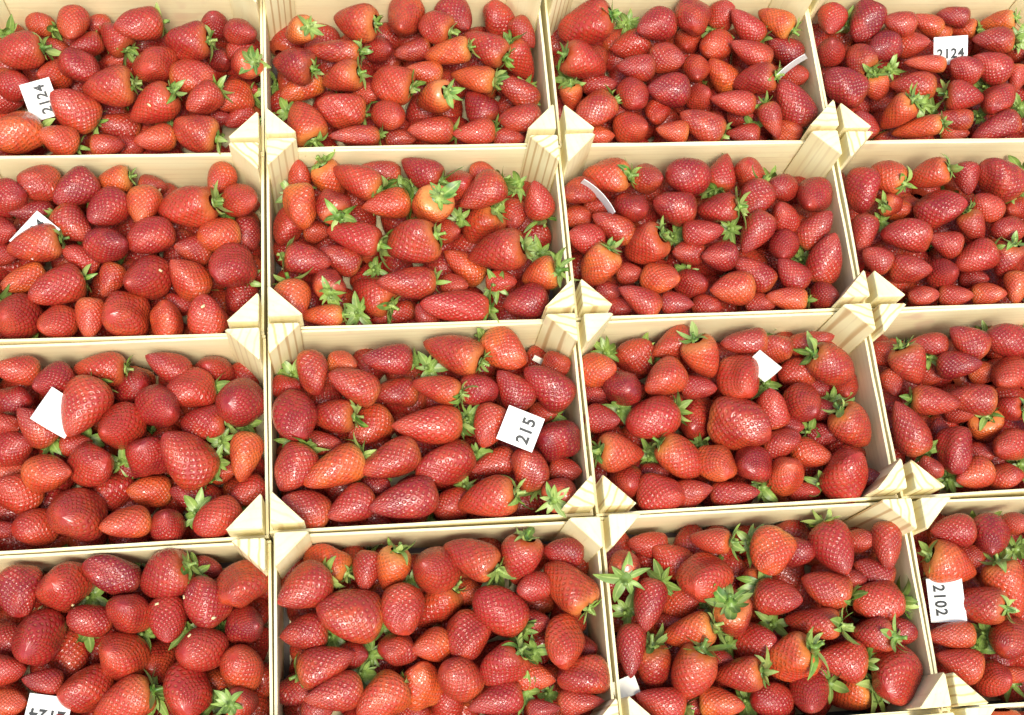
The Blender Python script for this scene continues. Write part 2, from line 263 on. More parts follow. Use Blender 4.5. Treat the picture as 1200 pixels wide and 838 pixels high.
MB = berry_material('strawberry_skin', True)
MBS = berry_material('strawberry_skin_massed', False)
ML = leaf_material()
W_LIGHT, W_DARK, W_STR = (0.86, 0.785, 0.455), (0.82, 0.71, 0.40), (0.50, 0.31, 0.12)
MW_X = wood_material('poplar_ply_long', W_LIGHT, W_DARK, W_STR, 'x', 0.10)
MW_Y = wood_material('poplar_ply_short', W_LIGHT, W_DARK, W_STR, 'y', 0.10)
MW_Z = wood_material('pine_post', (0.86, 0.79, 0.435), (0.82, 0.715, 0.37), (0.50, 0.30, 0.11), 'z', 0.75)
def flat_material(name, col, rough=0.7):
    N = Nodes(name)
    geo = N.n('ShaderNodeNewGeometry').outputs['Position']
    a = N.noise(geo, 300.0, 3.0)
    N.set(Base_Color=N.mix(N.ramp(a, .3, .7, 0.0, 0.12), col, tuple(.75 * x for x in col)), Roughness=rough)
    return N.m
M_PAPER = flat_material('tag_paper', (0.80, 0.81, 0.73), 0.6)
M_CREAM = flat_material('tag_paper_back', (0.78, 0.76, 0.62), 0.6)
M_INK = flat_material('black_print', (0.025, 0.028, 0.025), 0.6)
M_FAINT = flat_material('grey_print', (0.66, 0.68, 0.66), 0.6)
M_TABLE = flat_material('table_board', (0.12, 0.10, 0.085), 0.8)
M_PETAL = flat_material('dry_petal', (0.72, 0.60, 0.30), 0.6)

# ------------------------------------------------------------------ the table below
W, D, GX, GY = 0.30, 0.1949, 0.0078, 0.0066
RIM = -0.030            # wall top below the post tops
BOT = -0.118            # underside of the crates
TH = 0.0026             # plywood thickness
POST = 0.031            # leg of the triangular posts
tb = mesh_from('table_top', [(x, y, z) for z in (BOT - .045, BOT - .001) for x, y in ((-.9, -.85), (.9, -.85), (.9, .6), (-.9, .6))],
               [(3, 2, 1, 0), (4, 5, 6, 7), (0, 1, 5, 4), (1, 2, 6, 5), (2, 3, 7, 6), (3, 0, 4, 7)])
t_o = obj('table_top', tb, M_TABLE)
t_o['kind'] = 'structure'

# ------------------------------------------------------------------ crates
POSE = {(0,0):(.001,-.0036,0),(0,1):(-.0003,-.0007,-.0116),(0,2):(-.0003,-.002,.0024),(0,3):(.0018,-.0026,-.002),
        (1,0):(-.0005,.0009,.0014),(1,1):(-.0003,.0014,-.0053),(1,2):(-.0013,.0018,-.0019),(1,3):(.0007,.0001,-.0111),
        (2,0):(.0022,-.0006,-.0026),(2,1):(-.0006,.0012,-.0016),(2,2):(-.001,.0008,.0015),(2,3):(.0014,-.0004,-.0056),
        (3,0):(-.0004,-.003,0),(3,1):(.0001,-.0011,-.0068),(3,2):(-.0008,.0004,.0074),(3,3):(.001,-.0044,-.0187),
        (2,4):(.002,.0012,-.004),(3,4):(.003,.0005,-.0187)}
CRATE_LABEL = {
 (0,0): 'wooden crate with a tilted white tag half tucked under a pointed berry',
 (1,0): 'untagged wooden crate between the tilted tag crate and the thin tag crate',
 (2,0): 'wooden crate with a thin white tag standing on edge against its side wall',
 (3,0): 'wooden crate with a level white tag reading 2124 half covered by berries',
 (0,1): 'wooden crate with a curled numbered tag peeping from behind a berry',
 (1,1): 'untagged wooden crate with the leafiest strawberries, behind the 215 crate',
 (2,1): 'wooden crate with a white tag sliver beside a lumpy corner berry',
 (3,1): 'untagged wooden crate of small dark glossy strawberries beside the tag sliver crate',
 (0,2): 'wooden crate with a blank folded tag behind one very big berry',
 (1,2): 'wooden crate with a white tag reading 215 lying flat on top',
 (2,2): 'wooden crate with a blank curled cream tag among the berries',
 (3,2): 'untagged wooden crate beside the crate with the curled cream tag',
 (0,3): 'wooden crate with an upside-down tag and large dark strawberries',
 (1,3): 'untagged wooden crate in front of the 215 crate',
 (2,3): 'wooden crate with a pale paper scrap in its front corner',
 (3,3): 'wooden crate with a white tag reading 2102 against its side wall',
 (2,4): 'wooden crate mostly cut off, in front of the paper scrap crate',
 (3,4): 'wooden crate mostly cut off, in front of the 2102 tag crate'}
CRATE_PHRASE = {
 (0,0): 'tilted tag crate', (1,0): 'untagged tilted-tag-side crate', (2,0): 'upright tag crate',
 (3,0): 'level tag crate', (0,1): 'curled tag crate', (1,1): 'leafiest crate', (2,1): 'tag sliver crate',
 (3,1): 'untagged small-berry crate', (0,2): 'blank folded tag crate', (1,2): 'flat tag crate',
 (2,2): 'curled cream tag crate', (3,2): 'untagged cream-tag-side crate', (0,3): 'upside-down tag crate',
 (1,3): 'untagged paper-scrap-side crate', (2,3): 'paper scrap crate', (3,3): '2102 tag crate'}

def wall_mesh(lx, h, th, axis):
    """a sawn ply strip with slightly wavy top edge, long along axis, base at z=0"""
    n = 14
    vs, fs = [], []
    ph = random.uniform(0, 6)
    for i in range(n + 1):
        t = -lx / 2 + lx * i / n
        w = 0.0005 * math.sin(ph + 9 * i / n) + 0.0003 * math.sin(2 * ph + 23 * i / n)
        for (a, z) in ((-th / 2, 0), (th / 2, 0), (th / 2, h + w), (-th / 2, h + w)):
            vs.append((t, a, z) if axis == 'x' else (-a, t, z))
    for i in range(n):
        for k in range(4):
            a, b = i * 4 + k, i * 4 + (k + 1) % 4
            fs.append((a, b, b + 4, a + 4))
    fs += [(3, 2, 1, 0), tuple(n * 4 + k for k in range(4))]
    return mesh_from('wall', vs, fs)

def post_mesh(h, leg):
    """right-angled triangular post; the square corner at the origin, legs along +x and +y; edges eased"""
    e = 0.0011
    base = [(0.0012, 0), (leg - .002, 0), (leg, .0015), (.0015, leg), (0, leg - .002), (0, 0.0012)]
    cx = sum(b[0] for b in base) / 6; cy = sum(b[1] for b in base) / 6
    vs = [(x, y, 0) for x, y in base] + [(x, y, h - e) for x, y in base]
    vs += [(x + (cx - x) * .05, y + (cy - y) * .05, h + random.uniform(-.0004, .0004)) for x, y in base]
    fs = [tuple(range(5, -1, -1)), tuple(range(12, 18))]
    for l in (0, 6):
        for k in range(6):
            a, b = l + k, l + (k + 1) % 6
            fs.append((a, b, b + 6, a + 6))
    return mesh_from('corner_post', vs, fs)

POSTS = [post_mesh(-BOT + random.uniform(-.0012, .0012), POST * random.uniform(.95, 1.05)) for _ in range(6)]
WX = [wall_mesh(W + 2 * TH, RIM - BOT, TH, 'x') for _ in range(4)]
WY = [wall_mesh(D - .0006, RIM - BOT - .001, TH, 'y') for _ in range(4)]
BASE = mesh_from('base', [(x, y, z) for z in (0, .003) for x, y in ((-W/2+.006, -D/2+.006), (W/2-.006, -D/2+.006), (W/2-.006, D/2-.006), (-W/2+.006, D/2-.006))],
                 [(3, 2, 1, 0), (4, 5, 6, 7), (0, 1, 5, 4), (1, 2, 6, 5), (2, 3, 7, 6), (3, 0, 4, 7)])
for m in POSTS: m.materials.append(MW_Z)
for m in WX: m.materials.append(MW_X)
for m in WY: m.materials.append(MW_Y)
BASE.materials.append(MW_X)

CRATE = {}
def crate(c, r):
    dx, dy, rz = POSE[(c, r)]
    x = (c - 1.5) * (W + GX) + dx
    y = -(r - 1.5) * (D + GY) + dy
    root = bpy.data.objects.new('wooden_crate', None)
    COL.objects.link(root)
    root.empty_display_size = .05
    root.location = (x, y, BOT)
    root.rotation_euler = (0, 0, rz)
    root['label'] = CRATE_LABEL[(c, r)]
    root['category'] = 'crate'
    root['group'] = 'wooden crates of strawberries set edge to edge'
    for nm, s in (('front_wall', -1), ('back_wall', 1)):
        o = obj(nm, random.choice(WX), None, root)
        o.location = (0, s * (D / 2 + TH / 2), 0)
        o.rotation_euler = (random.uniform(-.004, .004), 0, 0)
    for s in (-1, 1):
        o = obj('side_wall', random.choice(WY), None, root)
        o.location = (s * (W / 2 + TH / 2), 0, 0)
        o.rotation_euler = (0, random.uniform(-.004, .004), 0)
    for sx, sy, a in ((-1, -1, 0), (1, -1, 90), (1, 1, 180), (-1, 1, 270)):
        o = obj('corner_post', random.choice(POSTS), None, root)
        # the walls are nailed to the outside of the posts
        o.location = (sx * (W / 2 - .0002), sy * (D / 2 - .0002), 0.0)
        o.rotation_euler = (0, 0, math.radians(a) + random.uniform(-.012, .012))
    o = obj('base', BASE, None, root)
    o.location = (0, 0, .002)
    CRATE[(c, r)] = (x, y, rz)
    return root
for key in POSE:
    crate(*key)

# ------------------------------------------------------------------ strawberry shapes
def berry_arrays(kind, seed, NU, NV):
    """unit berry: length 1 along z (cap end +0.5, tip -0.5), greatest width 1"""
    rs = np.random.default_rng(seed)
    sh, p, q, tip = {'cone': (.27, 1.55, .74, 0.0), 'ovoid': (.38, 2.05, .52, 0.0), 'wedge': (.26, 1.9, .68, 0.0),
                     'long': (.24, 1.8, .64, 0.0), 'lumpy': (.30, 2.1, .54, 0.0)}[kind]
    sh += rs.uniform(-.03, .03); p += rs.uniform(-.15, .15)
    t = (np.arange(NV + 1) / NV)
    t = t + 0.06 * np.sin(2 * np.pi * t) * -1 * .5
    prof = np.where(t < sh, 0.40 + 0.60 * np.sqrt(np.clip(1 - ((sh - t) / sh) ** 2, 0, 1)),
                    np.clip(1 - np.clip((t - sh) / (1 - sh), 0, 1) ** p, 0, 1) ** q)
    prof[-1] = 0.0
    ang = 2 * np.pi * np.arange(NU) / NU
    T, A = np.meshgrid(t, ang, indexing='ij')
    Rr = prof[:, None] * np.ones_like(A)
    low = sum(rs.uniform(-1, 1) * np.cos(k * A + rs.uniform(0, 6.28) + rs.uniform(-3, 3) * T) / k for k in (1, 2, 3, 4, 5))
    low2 = sum(rs.uniform(-1, 1) * np.cos(k * A + rs.uniform(0, 6.28)) * np.cos(rs.uniform(4, 9) * T + rs.uniform(0, 6.28)) for k in (2, 3, 4))
    Rr = Rr * (1 + 0.062 * low + 0.036 * low2)
    if kind == 'lumpy':
        Rr = Rr * (1 + .10 * np.cos(2 * A + rs.uniform(0, 6)) + .07 * np.cos(3 * A + 5 * T) - .10 * np.exp(-((np.cos(A - 1.2) - 1) / .06) ** 2 / 2))
    if kind == 'wedge':
        Rr = Rr * (1 + .09 * np.cos(2 * A) * np.clip(T * 1.4, 0, 1))
    x = Rr * np.cos(A) * .5
    y = Rr * np.sin(A) * .5
    z = .5 - T - 0.035 * np.clip(1 - T / .12, 0, 1) * (1 - prof[:, None])
    z = z - 0.0 * x
    bend = rs.uniform(-.22, .22)
    x = x + bend * (T - .4) ** 2
    # lumpy berries end in a ridge, not a point
    if kind == 'lumpy':
        z = z + 0.10 * (np.abs(np.sin(A + 1)) - .5) * np.clip((T - .6) / .4, 0, 1) * prof[:, None]
    V = np.stack([x, y, z], -1).reshape(-1, 3)
    i, j = np.meshgrid(np.arange(NV), np.arange(NU), indexing='ij')
    j2 = (j + 1) % NU
    Fq = np.stack([i * NU + j, (i + 1) * NU + j, (i + 1) * NU + j2, i * NU + j2], -1).reshape(-1, 4)
    uvq = np.stack([np.stack([j / NU, i / NV], -1), np.stack([j / NU, (i + 1) / NV], -1),
                    np.stack([(j + 1) / NU, (i + 1) / NV], -1), np.stack([(j + 1) / NU, i / NV], -1)], -2).reshape(-1, 2)
    return V, Fq, uvq

def grid_mesh(name, V, Fq, uvq, mat):
    m = bpy.data.meshes.new(name)
    m.vertices.add(len(V)); m.vertices.foreach_set('co', V.astype(np.float32).ravel())
    m.loops.add(Fq.size); m.loops.foreach_set('vertex_index', Fq.astype(np.int32).ravel())
    m.polygons.add(len(Fq)); m.polygons.foreach_set('loop_start', np.arange(0, Fq.size, 4, dtype=np.int32))
    m.polygons.foreach_set('use_smooth', np.ones(len(Fq), dtype=bool))
    m.uv_layers.new(name='UVMap').data.foreach_set('uv', uvq.astype(np.float32).ravel())
    m.update(calc_edges=True); m.validate()
    if mat: m.materials.append(mat)
    return m

KINDS = ['cone'] * 5 + ['ovoid'] * 4 + ['wedge'] * 5 + ['long'] * 4 + ['lumpy'] * 5
BM = [(k, grid_mesh('strawberry', *berry_arrays(k, 100 + i, 48, 30), MB)) for i, k in enumerate(KINDS)]
BLOW = [(k, berry_arrays(k, 100 + i, 28, 16)) for i, k in enumerate(KINDS)]
def pick(aspect, flags):
    ks = (['lumpy'] if 'w' in flags else ['long', 'long', 'cone'] if aspect > 1.42 else
          ['cone', 'cone', 'wedge', 'wedge', 'ovoid', 'lumpy', 'lumpy'] if aspect > 1.15 else ['ovoid', 'ovoid', 'wedge', 'lumpy'])
    k = random.choice(ks)
    return random.choice([i for i, q in enumerate(KINDS) if q == k])

# caps: sepal = pointed leaf, root at origin, growing along +x, curling up (+z)
def sepal_arrays(seed):
    rs = np.random.default_rng(seed)
    n = 7
    curl = rs.uniform(-1.7, 1.7); wid = rs.uniform(.13, .26); tw = rs.uniform(-1.0, 1.0)
    vs, x, z, a = [], 0.0, 0.0, rs.uniform(-.1, .35)
    for i in range(n):
        t = i / (n - 1)
        w = wid * (math.sin(math.pi * min(1, .22 + .78 * t) ** .9) ** .8 if t < 1 else 0.02) * (1 if t > .1 else .8)
        w = max(w, .015)
        lift = .30 * w
        ct, st = math.cos(tw * t), math.sin(tw * t)
        for s in (-1, 0, 1):
            yy, zz = s * w, abs(s) * lift
            vs.append((x, yy * ct - zz * st, z + yy * st + zz * ct))
        x += math.cos(a) / (n - 1); z += math.sin(a) / (n - 1); a += curl / (n - 1)
    F, uv = [], []
    for i in range(n - 1):
        for k in (0, 1):
            F.append((i * 3 + k, (i + 1) * 3 + k, (i + 1) * 3 + k + 1, i * 3 + k + 1))
            uv += [(k / 2, i / n), (k / 2, (i + 1) / n), ((k + 1) / 2, (i + 1) / n), ((k + 1) / 2, i / n)]
    return np.array(vs), np.array(F), np.array(uv)
SEP = [sepal_arrays(40 + i) for i in range(14)]
SEPM = [grid_mesh('sepal', *s, ML) for s in SEP]
def hub_arrays():
    """small disc with a short bent stalk, unit cap radius 1"""
    NU, rings = 8, [(.30, -.03), (.28, .05), (.12, .10), (.09, .22), (.085, .42), (.10, .52), (.01, .53)]
    V = np.array([(r * math.cos(6.2832 * j / NU) + .10 * max(0, z - .1), r * math.sin(6.2832 * j / NU), z) for r, z in rings for j in range(NU)])
    F = [(i * NU + j, i * NU + (j + 1) % NU, (i + 1) * NU + (j + 1) % NU, (i + 1) * NU + j) for i in range(len(rings) - 1) for j in range(NU)]
    F = np.array(F)
    return V, F, np.tile(np.array([(.1, 0), (.1, 0), (.1, .2), (.1, .2)]), (len(F), 1))
HUB = hub_arrays()
HUBM = grid_mesh('cap', *HUB, ML)
def cap_layout():
    n = random.randint(7, 11)
    a0 = random.uniform(0, 6.28)
    out = []
    for k in range(n):
        out.append((random.randrange(len(SEP)), a0 + 6.2832 * k / n + random.uniform(-.2, .2), random.uniform(-.5, .35), random.uniform(.55, 1.25)))
    return out

# ------------------------------------------------------------------ laying out the berries
class B: pass
def local_xy(key, p):
    x, y, rz = CRATE[key]
    c, s = math.cos(-rz), math.sin(-rz)
    return c * (p[0] - x) - s * (p[1] - y), s * (p[0] - x) + c * (p[1] - y)
def world_xy(key, lx, ly):
    x, y, rz = CRATE[key]
    c, s = math.cos(rz), math.sin(rz)
    return x + c * lx - s * ly, y + s * lx + c * ly
LAYER = (-.007, -.019, -.030)
def clamp(b):
    lx, ly = local_xy(b.key, b.p)
    ext = [abs(b.ax[0]) * b.L * .42 + (1 - abs(b.ax[0])) * b.W * .46, abs(b.ax[1]) * b.L * .42 + (1 - abs(b.ax[1])) * b.W * .46]
    mx, my = W / 2 - .001 - ext[0], D / 2 - .001 - ext[1]
    nx, ny = min(max(lx, -mx), mx), min(max(ly, -my), my)
    if nx != lx or ny != ly:
        wx, wy = world_xy(b.key, nx, ny)
        b.p = np.array([wx, wy, b.p[2]])
    return b
def basis(p):
    v = CAM - p; v /= np.linalg.norm(v)
    r = CAM_R[0] - v * (CAM_R[0] @ v); r /= np.linalg.norm(r)
    return r, np.cross(v, r), v
ALL = []
for key, (ox, oy, s, txt) in BERRIES.items():
    for e in txt.split(';'):
        f = e.split()
        x, y, L, Wd, a = map(float, f[:5])
        fl = f[5] if len(f) > 5 else ''
        vert = 45 < a % 180 < 135
        if vert and Wd > L: L, Wd = Wd, L
        b = B(); b.key = key; b.fl = fl
        b.px = (ox + x / s, oy + y / s)
        b.layer = 2 if '2' in fl else 1 if '1' in fl else 0
        z = RIM + LAYER[b.layer] + random.uniform(-.003, .003)
        b.p = at(*b.px, z)
        dep = to_px(b.p)[2]
        k_ = 1.06 if max(L, Wd) * dep / F_PX / s < .046 else 1.0
        L *= dep / F_PX / s * k_; Wd *= dep / F_PX / s * k_ * 1.01
        b.leaf = 'f' in fl and 'c' not in fl
        b.vis = L * Wd
        if b.layer: L, Wd = max(L, .030), max(Wd, .025)   # mostly hidden: real size is larger than what shows
        if b.leaf: L = Wd = max(.026, .5 * (L + Wd) * 1.5)
        if Wd > L: Wd, L = L, Wd if 'p' in fl else Wd * 1.0
        real = max(L * 1.02, Wd * random.uniform(1.16, 1.3))
        if L > Wd * 1.02:
            c2 = min(1.0, max(0.0, (L * L - Wd * Wd) / (real * real - Wd * Wd)))
        else:
            c2 = 0.12
        tilt = math.acos(math.sqrt(c2))
        tilt = min(tilt, 1.2)
        if 'p' in fl: tilt = max(tilt, .9)
        if 'f' in fl: tilt = -max(tilt, 1.0)
        elif 'c' in fl: tilt = min(tilt, .45) * (-1 if random.random() < .6 else 1)
        b.L, b.W = real, Wd
        r, u, v = basis(b.p)
        a = math.radians(a + random.uniform(-6, 6))
        tip = math.cos(tilt) * (math.cos(a) * r + math.sin(a) * u) + math.sin(tilt) * v
        b.ax = tip / np.linalg.norm(tip)
        b.cap = 'c' in fl
        b.hue = random.uniform(.06, .42) ** 1.1
        b.dark = random.uniform(0.03, .58)
        if 'o' in fl: b.hue = random.uniform(.4, .75); b.dark = 0.0
        if 'd' in fl: b.dark = random.uniform(.45, .85); b.hue = random.uniform(0, .12)
        b.b3 = random.random()
        b.free = False
        clamp(b)
        ALL.append(b)

# berries that the frame cuts off go on in the same way to the crates' far ends
for key in POSE:
    mine = [b for b in ALL if b.key == key]
    for _ in range(260):
        lx, ly = random.uniform(-.128, .128), random.uniform(-.076, .076)
        if abs(lx) + abs(ly) > .19: continue
        wx, wy = world_xy(key, lx, ly)
        p = np.array([wx, wy, RIM - .013 + random.uniform(-.005, .002)])
        px, py, _d = to_px(p)
        if -14 < px < 1214 and -14 < py < 852: continue
        if any((m.p[0] - wx) ** 2 + (m.p[1] - wy) ** 2 < .0315 ** 2 for m in mine): continue
        b = B(); b.key = key; b.fl = ''; b.px = (px, py); b.p = p; b.layer = 0; b.leaf = False; b.vis = 0
        b.W = random.uniform(.030, .038); b.L = b.W * random.uniform(1.15, 1.45)
        a = random.uniform(0, 6.28); t = random.uniform(-.4, .4)
        b.ax = np.array([math.cos(a) * math.cos(t), math.sin(a) * math.cos(t), math.sin(t)])
        b.cap = random.random() < .3; b.hue = random.uniform(0, .2) ; b.dark = random.uniform(0, .5); b.b3 = random.random(); b.free = True
        clamp(b); mine.append(b); ALL.append(b)

# settle: where two berries run into each other the deeper one sinks along its own line of sight
for key in POSE:
    mine = [b for b in ALL if b.key == key and not b.leaf]
    n = len(mine)
    if not n: continue
    for it in range(16):
        P = np.array([[b.p + b.ax * b.L * k for k in (-.24, .02, .27)] for b in mine])
        Rd = np.array([[b.W * .47, b.W * .44, b.W * .30] for b in mine])
        moved = 0
        for i in range(n):
            dd = np.linalg.norm(P[i][None, :, None, :] - P[:, None, :, :], axis=-1)
            ov = (Rd[i][None, :, None] + Rd[:, None, :] - dd).max(axis=(1, 2))
            ov[i] = 0
            for j in np.nonzero(ov > .0055)[0]:
                if j <= i: continue
                a, b = mine[i], mine[j]
                low = a if (a.layer, -a.vis) > (b.layer, -b.vis) else b
                if low.p[2] < RIM - .040: continue
                v = low.p - CAM; v /= np.linalg.norm(v)
                low.p = low.p + v * min(.0035, ov[j] * .35)
                clamp(low); moved += 1
        if not moved: break

# a bed of berries under the ones on top
for key in POSE:
    for i in range(8):
        for j in range(6):
            lx = -.126 + .036 * i + random.uniform(-.006, .006); ly = -.075 + .030 * j + random.uniform(-.005, .005)
            wx, wy = world_xy(key, lx, ly)
            b = B(); b.key = key; b.fl = ''; b.layer = 3; b.leaf = False; b.vis = 0; b.cap = random.random() < .15
            b.p = np.array([wx, wy, BOT + .021 + random.uniform(0, .007)])
            b.W = random.uniform(.034, .040); b.L = b.W * random.uniform(1.1, 1.3)
            a = random.uniform(0, 6.28); t = random.uniform(-.3, .3)
            b.ax = np.array([math.cos(a) * math.cos(t), math.sin(a) * math.cos(t), math.sin(t)])
            b.hue = random.uniform(0, .2); b.dark = random.uniform(.1, .6); b.b3 = random.random(); b.free = True
            clamp(b); ALL.append(b)

def frame_of(b):
    z = -b.ax
    x = np.cross(z, (0.3, 0.2, 1.0) if abs(z[2]) < .9 else (1, 0, 0)); x /= np.linalg.norm(x)
    sp = b.b3 * 6.28
    y = np.cross(z, x)
    x, y = math.cos(sp) * x + math.sin(sp) * y, -math.sin(sp) * x + math.cos(sp) * y
    return np.stack([x, y, z], 1)

# the 300 that show largest are things of their own
shown = sorted([b for b in ALL if not b.free and not b.leaf], key=lambda b: -(b.vis * (1, .6, .35)[b.layer]))
single = set(id(b) for b in shown[:300])

def tone_word(b):
    return 'dark red' if b.dark > .4 else 'orange-red' if b.hue > .3 else 'bright red'
def place_of(b):
    lx, ly = local_xy(b.key, b.p)
    if abs(lx) > .085 and abs(ly) > .04: return 'at a corner post'
    if ly > .048: return 'by back wall'
    if ly < -.048: return 'by front wall'
    if abs(lx) > .10: return 'by side wall'
    return 'near the middle' if abs(lx) < .05 else 'off the middle'
def label_of(b):
    sz = 'large' if b.L > .049 else 'small' if b.L < .036 else 'medium'
    shp = 'lumpy' if 'w' in b.fl else 'long' if b.L / b.W > 1.42 else 'rounded' if b.L / b.W < 1.22 else 'pointed'
    cap = 'cap showing' if b.cap else 'cap hidden'
    cr = CRATE_PHRASE[b.key]
    return f"{sz} {tone_word(b)} {shp} strawberry, {cap}, {place_of(b)}, {CRATE_PHRASE[b.key]}"

LABELS = {}
for b in shown[:300]:
    LABELS[id(b)] = label_of(b)
cnt = {}
for l in LABELS.values(): cnt[l] = cnt.get(l, 0) + 1
for b in shown[:300]:                                   # look-alikes in one crate: say which way the tip points
    if cnt[LABELS[id(b)]] > 1:
        lx, ly = local_xy(b.key, b.p + b.ax); l0x, l0y = local_xy(b.key, b.p)
        d = 'tip sideways' if abs(lx - l0x) > abs(ly - l0y) * 1.3 else 'tip backwards' if ly > l0y else 'tip frontwards'
        LABELS[id(b)] = LABELS[id(b)].replace(', ' + CRATE_PHRASE[b.key], f', {d}, ' + CRATE_PHRASE[b.key])

stuffV, stuffF, stuffUV, stuffT, stuffM = [], [], [], [], []
off = 0
def add_stuff(V, Fq, uvq, tone, mi):
    global off
    stuffV.append(V); stuffF.append(Fq + off); stuffUV.append(uvq)
    stuffT.append(np.tile(np.array(tone, dtype=np.float32), (len(V), 1))); stuffM.append(np.full(len(Fq), mi, dtype=np.int32))
    off += len(V)

def sep_rot(a, lift):
    ca, sa, cl, sl = math.cos(a), math.sin(a), math.cos(lift), math.sin(lift)
    Rz = np.array([[ca, -sa, 0], [sa, ca, 0], [0, 0, 1]])
    Ry = np.array([[cl, 0, -sl], [0, 1, 0], [sl, 0, cl]])
    return Rz @ Ry

for b in ALL:
    Rm = frame_of(b)
    cs = min(max(b.W * .52, .011), .0175) * random.uniform(.85, 1.15)
    capz = b.p - b.ax * b.L * .485
    lay = cap_layout() if (b.cap or b.leaf) else None
    if b.key in ((1, 1), (2, 3)): cs *= 1.22
    if id(b) in single:
        k = pick(b.L / b.W, b.fl)
        o = obj('strawberry', BM[k][1])
        m = Matrix(Rm.tolist()).to_4x4(); m.translation = Vector(b.p.tolist())
        sc = (b.W, b.W * random.uniform(.92, 1.0), b.L)
        o.matrix_world = m @ Matrix.Diagonal((*sc, 1))
        o.color = (b.hue, b.dark, b.b3, 1)
        o['label'] = LABELS[id(b)]; o['category'] = 'strawberry'
        o['group'] = 'strawberries in the ' + CRATE_PHRASE[b.key]
        if lay:
            h = obj('cap', HUBM, None, o)
            h.location = (0, 0, .485)
            h.scale = (cs / sc[0], cs / sc[1], cs / sc[2])
            for (si, a, lift, ln) in lay:
                q = obj('sepal', SEPM[si], None, h)
                q.matrix_local = Matrix(sep_rot(a, lift).tolist()).to_4x4() @ Matrix.Diagonal((ln, ln, ln, 1)) 
                q.location = (.16 * math.cos(a), .16 * math.sin(a), .03)
    else:
        if not b.leaf:
            k = pick(b.L / b.W, b.fl)
            V, Fq, uvq = BLOW[k][1]
            add_stuff((V * (b.W, b.W, b.L)) @ Rm.T + b.p, Fq, uvq, (b.hue, b.dark, b.b3, 1), 0)
        if lay:
            base = capz if not b.leaf else b.p
            Rc = Rm
            if b.leaf:
                cs = min(max(b.L * .55, .011), .018)
            add_stuff((HUB[0] * cs) @ Rc.T + base, HUB[1], HUB[2], (b.hue, b.dark, b.b3, 1), 1)
            for (si, a, lift, ln) in lay:
                V = SEP[si][0] * ln @ sep_rot(a, lift).T + np.array([.16 * math.cos(a), .16 * math.sin(a), .03])
                add_stuff((V * cs) @ Rc.T + base, SEP[si][1], SEP[si][2], (b.hue, b.dark, b.b3, 1), 1)

sm = grid_mesh('strawberries', np.concatenate(stuffV), np.concatenate(stuffF), np.concatenate(stuffUV), None)
sm.materials.append(MBS); sm.materials.append(ML)
sm.polygons.foreach_set('material_index', np.concatenate(stuffM))
ca = sm.color_attributes.new('tone', 'FLOAT_COLOR', 'POINT')
ca.data.foreach_set('color', np.concatenate(stuffT).astype(np.float32).ravel())
so = obj('strawberries', sm)
so['kind'] = 'stuff'
so['label'] = 'smaller and half buried strawberries with green caps filling the wooden crates'
so['category'] = 'strawberries'

# ------------------------------------------------------------------ paper tags
def text_arrays(s, size):
    cu = bpy.data.curves.new('print', 'FONT')
    cu.body = s; cu.size = size; cu.align_x = 'CENTER'; cu.align_y = 'CENTER'; cu.offset = size * .03; cu.resolution_u = 3
    cu.space_character = 1.12
    o = bpy.data.objects.new('print', cu); COL.objects.link(o)
    dg = bpy.context.evaluated_depsgraph_get()
    me = bpy.data.meshes.new_from_object(o.evaluated_get(dg))
    bpy.data.objects.remove(o); bpy.data.curves.remove(cu)
    return [tuple(v.co) for v in me.vertices], [tuple(p.vertices) for p in me.polygons]

